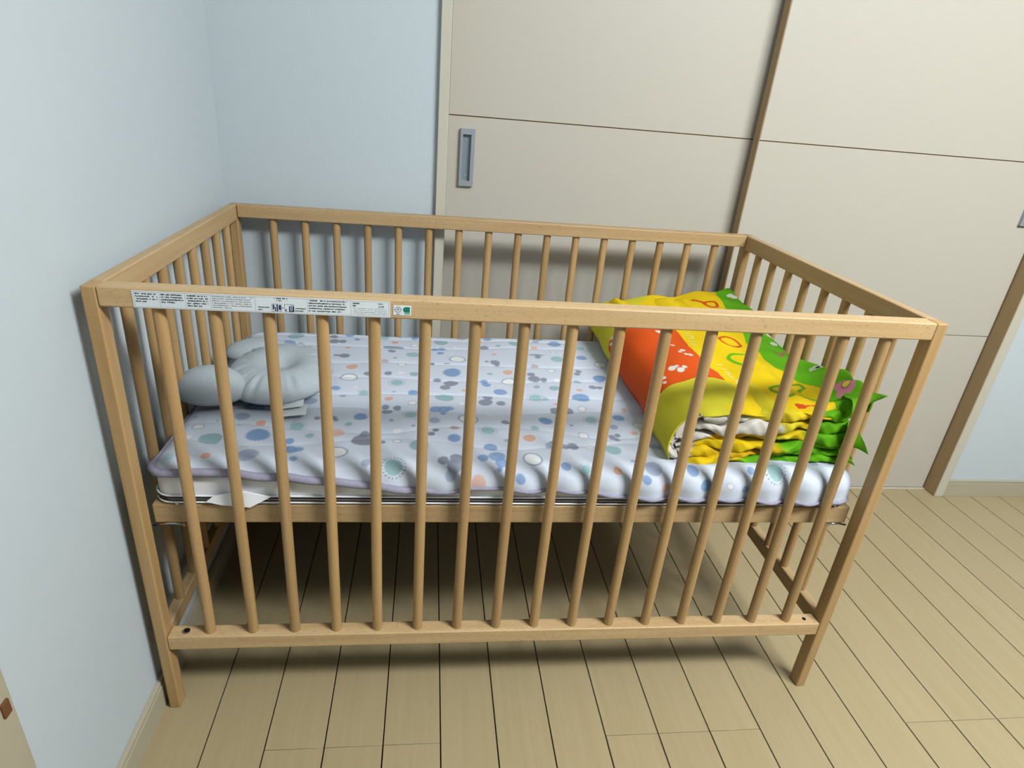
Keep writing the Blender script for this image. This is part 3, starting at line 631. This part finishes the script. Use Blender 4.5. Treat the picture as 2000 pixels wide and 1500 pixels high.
# hem binding: a soft tube following the wavy edge
edge = np.concatenate([P3[:, 0], P3[-1, 1:], P3[::-1, -1][1:], P3[0, ::-1][1:-1]])
edge = edge[::4]
rad = [(.0068 if (p[1] < .06 and p[0] < .45) else .0036 if p[1] < .06 else .0028) for p in edge]
rad = np.convolve(np.r_[rad[-8:], rad, rad[:8]], np.ones(9)/9, 'same')[8:-8]
edge2 = edge.copy(); edge2[:, 2] += .001
pts = [Vector(p) for p in edge2]; pts.append(pts[0])
link('hem_binding', tube_mesh(pts, list(rad)+[rad[0]], 8, False), BIND, padE)

# ------------------------------------------------------------------ pillow
pil = empty('baby_pillow', (.15, .33, .50))
tag(pil, 'pale grey fleece baby pillow with two ear lobes, at the crib\'s left end', 'pillow')
def blob(name, cx, cy, z0, rx, ry, h, par, dent=0, wr=0, rot=0, n=96, m=40, p=2.3, up=.62, tilt=(0, 0), seed=0):
    th = np.linspace(0, 2*np.pi, n, endpoint=False)[:, None]; ph = np.linspace(-np.pi/2, np.pi/2, m)[None, :]
    c, s = np.cos(ph), np.sin(ph)
    cr_ = np.abs(c)**(2/p*1.0); X_ = rx*cr_*np.cos(th); Y_ = ry*cr_*np.sin(th)
    X_ = X_ + 0*ph; Y_ = Y_ + 0*ph
    Z_ = h*np.sign(s)*np.abs(s)**.9*np.ones_like(th)
    Z_ = np.where(Z_ > 0, Z_*up*1.6, Z_*(1-up)*1.1)
    if wr:
        rr_ = np.hypot(X_/rx, Y_/ry)
        rng = np.random.RandomState(seed); amp = sum(rng.uniform(.4, 1)*np.sin(k_*th+rng.uniform(0, 6)) for k_ in (17, 23, 31, 38))/2.2
        Z_ = Z_ + wr*amp*np.exp(-((rr_-.82)/.16)**2)*(s > -.2)
        X_ = X_*(1+wr*.6*amp*rr_**6/rx*.4); Y_ = Y_*(1+wr*.6*amp*rr_**6/ry*.4)
    if dent: Z_ = Z_ - dent*np.exp(-((X_/rx-.05)**2+(Y_/ry)**2)/.10)*(s > 0)
    Z_ = Z_ + tilt[0]*X_+tilt[1]*Y_
    Xr = X_*math.cos(rot)-Y_*math.sin(rot); Yr = X_*math.sin(rot)+Y_*math.cos(rot)
    Pp = np.stack([Xr+cx, Yr+cy, Z_+z0], -1)
    me = grid_mesh(np.ascontiguousarray(Pp), name, closed_u=True)
    return link(name, me, FLEECE, par, (0, 0, 0))
blob('cushion', .161, .330, .518, .098, .128, .038, pil, dent=.024, wr=.0046, seed=3)
blob('ear', .060, .240, .524, .062, .052, .044, pil, rot=-.15, p=2.0, seed=4)
blob('ear', .090, .445, .517, .064, .042, .028, pil, rot=.35, p=2.1, seed=5)
tg = empty('care_tag', (.205, .205, .506)); tg.parent = pil; tg.location = Vector((.205, .200, .508))-WP(pil)
tg['label'] = 'white care tag with small print'
def quadstrip(name, pts_l, pts_r, mat, par):
    bm = bmesh.new(); A_ = [bm.verts.new(p) for p in pts_l]; B_ = [bm.verts.new(p) for p in pts_r]
    for a_, b_, c_, d_ in zip(A_, A_[1:], B_[1:], B_): bm.faces.new((a_, b_, c_, d_))
    me = bm_mesh(bm); me.shade_smooth(); return link(name, me, mat, par)
quadstrip('tag_leaf', [(.185, .232, .512), (.187, .215, .514), (.188, .198, .510)], [(.221, .243, .512), (.223, .226, .515), (.224, .209, .511)], PAPER, tg)
quadstrip('tag_leaf', [(.188, .222, .505), (.190, .200, .506), (.191, .182, .503)], [(.229, .228, .505), (.231, .206, .507), (.232, .190, .504)], PAPER, tg)
bm = bmesh.new()
for k_ in range(9):
    xx = .190+k_*.0034; yy = .2205+.0010*k_
    wd = .0016 if k_ < 4 else .0026; hh = .0028 if k_ < 4 else .0009
    vs = [bm.verts.new(p) for p in ((xx, yy-hh, .5156), (xx+wd, yy-hh, .5158), (xx+wd, yy+hh, .5156), (xx, yy+hh, .5153))]
    bm.faces.new(vs)
link('tag_print', bm_mesh(bm), INK, tg)

# ------------------------------------------------------------------ folded quilt
qe = empty('folded_quilt', (1.03, .35, .50))
tag(qe, 'yellow, orange and green printed quilt folded in a thick stack at the crib\'s right end', 'quilt')
QC = dict(Y=(250, 214, 10), L=(226, 216, 52), O=(232, 88, 14), G=(106, 190, 12), W=(236, 232, 222), R=(224, 84, 20), K=(60, 52, 44), K2=(240, 232, 130),
          P=(222, 140, 160), N=(170, 128, 84), M=(120, 172, 20))
def inpoly(px, py, poly):
    ins = np.zeros(px.shape, bool); n = len(poly)
    for i in range(n):
        x1, y1 = poly[i]; x2, y2 = poly[(i+1) % n]
        if y1 == y2: continue
        c = ((y1 > py) != (y2 > py)) & (px < (x2-x1)*(py-y1)/(y2-y1)+x1)
        ins ^= c
    return ins
def smooth_ring(p, k=6):
    P_ = np.array(p, float); n = len(P_); out = []
    for i in range(n):
        a, b, c, d = P_[i-1], P_[i], P_[(i+1) % n], P_[(i+2) % n]
        for f in np.arange(k)/k: out.append(tuple(.5*(2*b+(c-a)*f+(2*a-5*b+4*c-d)*f*f+(3*b-a-3*c+d)*f**3)))
    return out
def segdist(px, py, poly, closed):
    d = np.full(px.shape, 9.)
    prs = list(zip(poly, poly[1:]+(poly[:1] if closed else [])))
    for (x1, y1), (x2, y2) in prs:
        dx, dy = x2-x1, y2-y1; t_ = np.clip(((px-x1)*dx+(py-y1)*dy)/(dx*dx+dy*dy+1e-12), 0, 1)
        d = np.minimum(d, np.hypot(px-x1-t_*dx, py-y1-t_*dy))
    return d
ns, ntt = 420, 420
sg = np.linspace(0, 1, ns); tg_ = np.linspace(0, 1, ntt)
SS, TT = np.meshgrid(sg, tg_, indexing='ij')
x, y, z = quilt(SS, TT)
CQ = np.empty(SS.shape+(3,)); CQ[:] = srgb(QC['Y'])
# arc length along s, so that stroke widths are metric
dl = np.r_[0, np.cumsum(np.hypot(np.diff(x[:, ntt//2]), np.diff(z[:, ntt//2])))]
def S2(s): return np.interp(s, sg, dl)
US, UT = S2(SS), Q_Y0+(Q_Y1-Q_Y0)*TT
for kind, col, wd, poly in QPOLY:
    pl = [(float(S2(a)), Q_Y0+(Q_Y1-Q_Y0)*b) for a, b in poly]
    c = srgb(QC[col])
    if kind == 'ring': pl = smooth_ring(pl)
    if kind == 'fill': CQ[inpoly(US, UT, pl)] = c
    elif kind == 'disc': CQ[np.hypot(US-pl[0][0], UT-pl[0][1]) < wd] = c
    elif kind == 'flower':
        d = np.hypot(US-pl[0][0], UT-pl[0][1]); th = np.arctan2(UT-pl[0][1], US-pl[0][0])
        CQ[d < wd*(.75+.30*np.abs(np.cos(2.5*th)))] = srgb(QC[col]); CQ[(d < wd*.42)] = srgb((120, 60, 50)); CQ[d < wd*.34] = srgb((236, 216, 80))
    else:
        CQ[segdist(US, UT, pl, kind == 'ring') < wd/2] = c
o = link('quilt_cover', grid_mesh(np.stack([x, y, z], -1), 'quilt', colors=CQ), QUILTM, qe)
md = o.modifiers.new('thick', 'SOLIDIFY'); md.thickness = .003; md.offset = -1
# closed ends: stacked folds seen from the front
def fold(name, x0, x1, zc, h, yf, depth, cols, seed, taper=.0, n=120, m=22, bend=0):
    rng = np.random.RandomState(seed)
    u = np.linspace(0, 1, n)[:, None]; v = np.linspace(-1, 1, m)[None, :]
    xx = x0+(x1-x0)*u + 0*v
    ph = rng.uniform(0, 6, 8)
    zcx = zc(xx) if callable(zc) else zc
    zw = .0030*np.sin(u*9+ph[0])+.0020*np.sin(u*23+ph[1])+.0012*np.sin(u*47+ph[2])
    hh = h*(1+.28*np.sin(u*13+ph[3])+.18*np.sin(u*31+ph[4]))*np.clip(np.minimum(u/.05, (1-u)/.04), .12, 1)**.5
    yw = .006*np.sin(u*7+ph[5])+.0035*np.sin(u*19+ph[6])
    # v -1..1 : bottom back -> front -> top back
    a = v*np.pi/2
    front = np.abs(v) < .6
    vv = np.clip(v/.6, -1, 1)
    yy = np.where(np.abs(v) <= .6, yf+yw-.006*np.cos(vv*np.pi/2)+.006, yf+yw+.006+(np.abs(v)-.6)/.4*depth)
    zz = zcx+zw+hh*np.sin(vv*np.pi/2)
    rip = .0008*np.sin(u*90+v*6+ph[7])+.0012*np.sin(u*40-v*5)
    Pp = np.stack([xx, yy+rip, zz], -1)
    C_ = np.empty(Pp.shape); xs = [c[0] for c in cols]
    for ch in range(3):
        C_[..., ch] = np.interp((xx+.006*np.sin(v*5+u*9)).ravel(), xs, [srgb(c[1])[ch] for c in cols]).reshape(xx.shape)
    return link(name, grid_mesh(Pp, name, colors=C_), QUILTM, qe)
YE, GR, WH, LY, DY = QC['Y'], QC['G'], QC['W'], QC['L'], (232, 176, 12)
zl = lambda f0, f1: (lambda xx: f0+(f1-f0)*(xx-.87)/.33)
fold('fold', .915, 1.202, zl(.577, .590), .0085, .068, .20, [(.87, WH), (.995, WH), (1.0, LY), (1.11, YE), (1.135, GR), (1.2, GR)], 1)
fold('fold', .896, 1.200, zl(.559, .565), .0100, .064, .20, [(.88, WH), (1.045, WH), (1.055, LY), (1.115, YE), (1.13, GR), (1.2, GR)], 2)
fold('fold', .876, 1.203, zl(.540, .545), .0090, .070, .20, [(.87, WH), (.93, WH), (.935, DY), (1.04, LY), (1.10, YE), (1.115, GR), (1.2, GR)], 3)
fold('fold', .874, 1.198, zl(.523, .527), .0085, .066, .20, [(.87, WH), (.91, WH), (.915, YE), (1.05, YE), (1.075, GR), (1.2, GR)], 4)
fold('fold', .880, 1.202, zl(.507, .511), .0080, .069, .20, [(.87, WH), (.90, WH), (.905, YE), (1.04, DY), (1.07, GR), (1.2, GR)], 5)
fold('fold', .890, 1.196, zl(.494, .499), .0070, .065, .20, [(.88, YE), (.98, YE), (1.0, GR), (1.2, GR)], 6)
# white lining turned inwards along the front left edge, with fine drawn lines
sl = np.linspace(.03, .40, 70)[:, None]; sv = np.linspace(0, 1, 16)[None, :]
lx, ly, lz = quilt(sl+0*sv, 0*sl+.004+0*sv)
inx = np.cos(np.interp(sl, [0, .4], [.15, -1.35])); inz = np.sin(np.interp(sl, [0, .4], [.15, -1.35]))
depth_ = .020+.006*np.sin(sl*40)
LP = np.stack([lx+inx*sv*depth_+.0015, ly-.004*np.sin(sv*3.1)+.012*sv**2+.002*np.sin(sl*55+sv*4), lz+inz*sv*depth_-.0015], -1)
LC = np.empty(LP.shape); LC[:] = srgb((236, 232, 224))
for a_, b_, c_ in ((.10, .3, 9), (.17, .1, -8), (.24, .2, 10), (.31, .0, -7), (.36, .3, 8)):
    LC[np.abs(sl-a_-.02*np.sin(sv*c_/2+b_)) < .0035] = srgb((70, 56, 48))
link('lining', grid_mesh(np.ascontiguousarray(LP), 'lining', colors=LC), QUILTM, qe)
# back closing fold so that the stack is solid from behind
for i_, zc_ in enumerate((.515, .545, .575, .600)):
    o = fold('fold', .885, 1.195, zl(zc_, zc_+.012), .014, -.625, .15, [(.88, YE), (1.1, YE), (1.13, GR), (1.2, GR)], 20+i_)
    o.data.transform(Matrix.Scale(-1, 4, (0, 1, 0)))
# pointed cloth corners poking out at the right
def corner(base, tip, wv, hv, col, seed):
    """a small hollow pointed corner of cloth: base ring shrinking to the tip"""
    n, m_ = 18, 14; base, tip = np.array(base), np.array(tip)
    u = np.linspace(0, 1, m_)[None, :, None]; a = np.linspace(0, 2*np.pi, n, endpoint=False)[:, None, None]
    r = (1-u)**.9
    ax = np.array(wv)[None, None]; az = np.array(hv)[None, None]
    Pp = base+(tip-base)*u + ax*np.cos(a)*r + az*np.sin(a)*r*(1+.25*np.sin(3*a+seed)) + az*.35*np.sin(u*3.1)*np.array([0, 0, 1.])
    C_ = np.empty(Pp.shape); C_[:] = srgb(col)
    return link('quilt_corner', grid_mesh(np.ascontiguousarray(Pp), 'corner', closed_u=True, colors=C_), QUILTM, qe)
corner((1.165, .072, .606), (1.2180, .050, .637), (.006, .026, .0), (0, 0, .017), QC['G'], 1)
corner((1.170, .062, .556), (1.2190, .046, .524), (.006, .014, .0), (0, 0, .022), QC['G'], 2)
corner((1.172, .064, .515), (1.2050, .050, .498), (.004, .012, .0), (0, 0, .010), QC['G'], 3)
# bring parts with world coordinates under their parents: meshes above were linked with loc=(0,0,0)
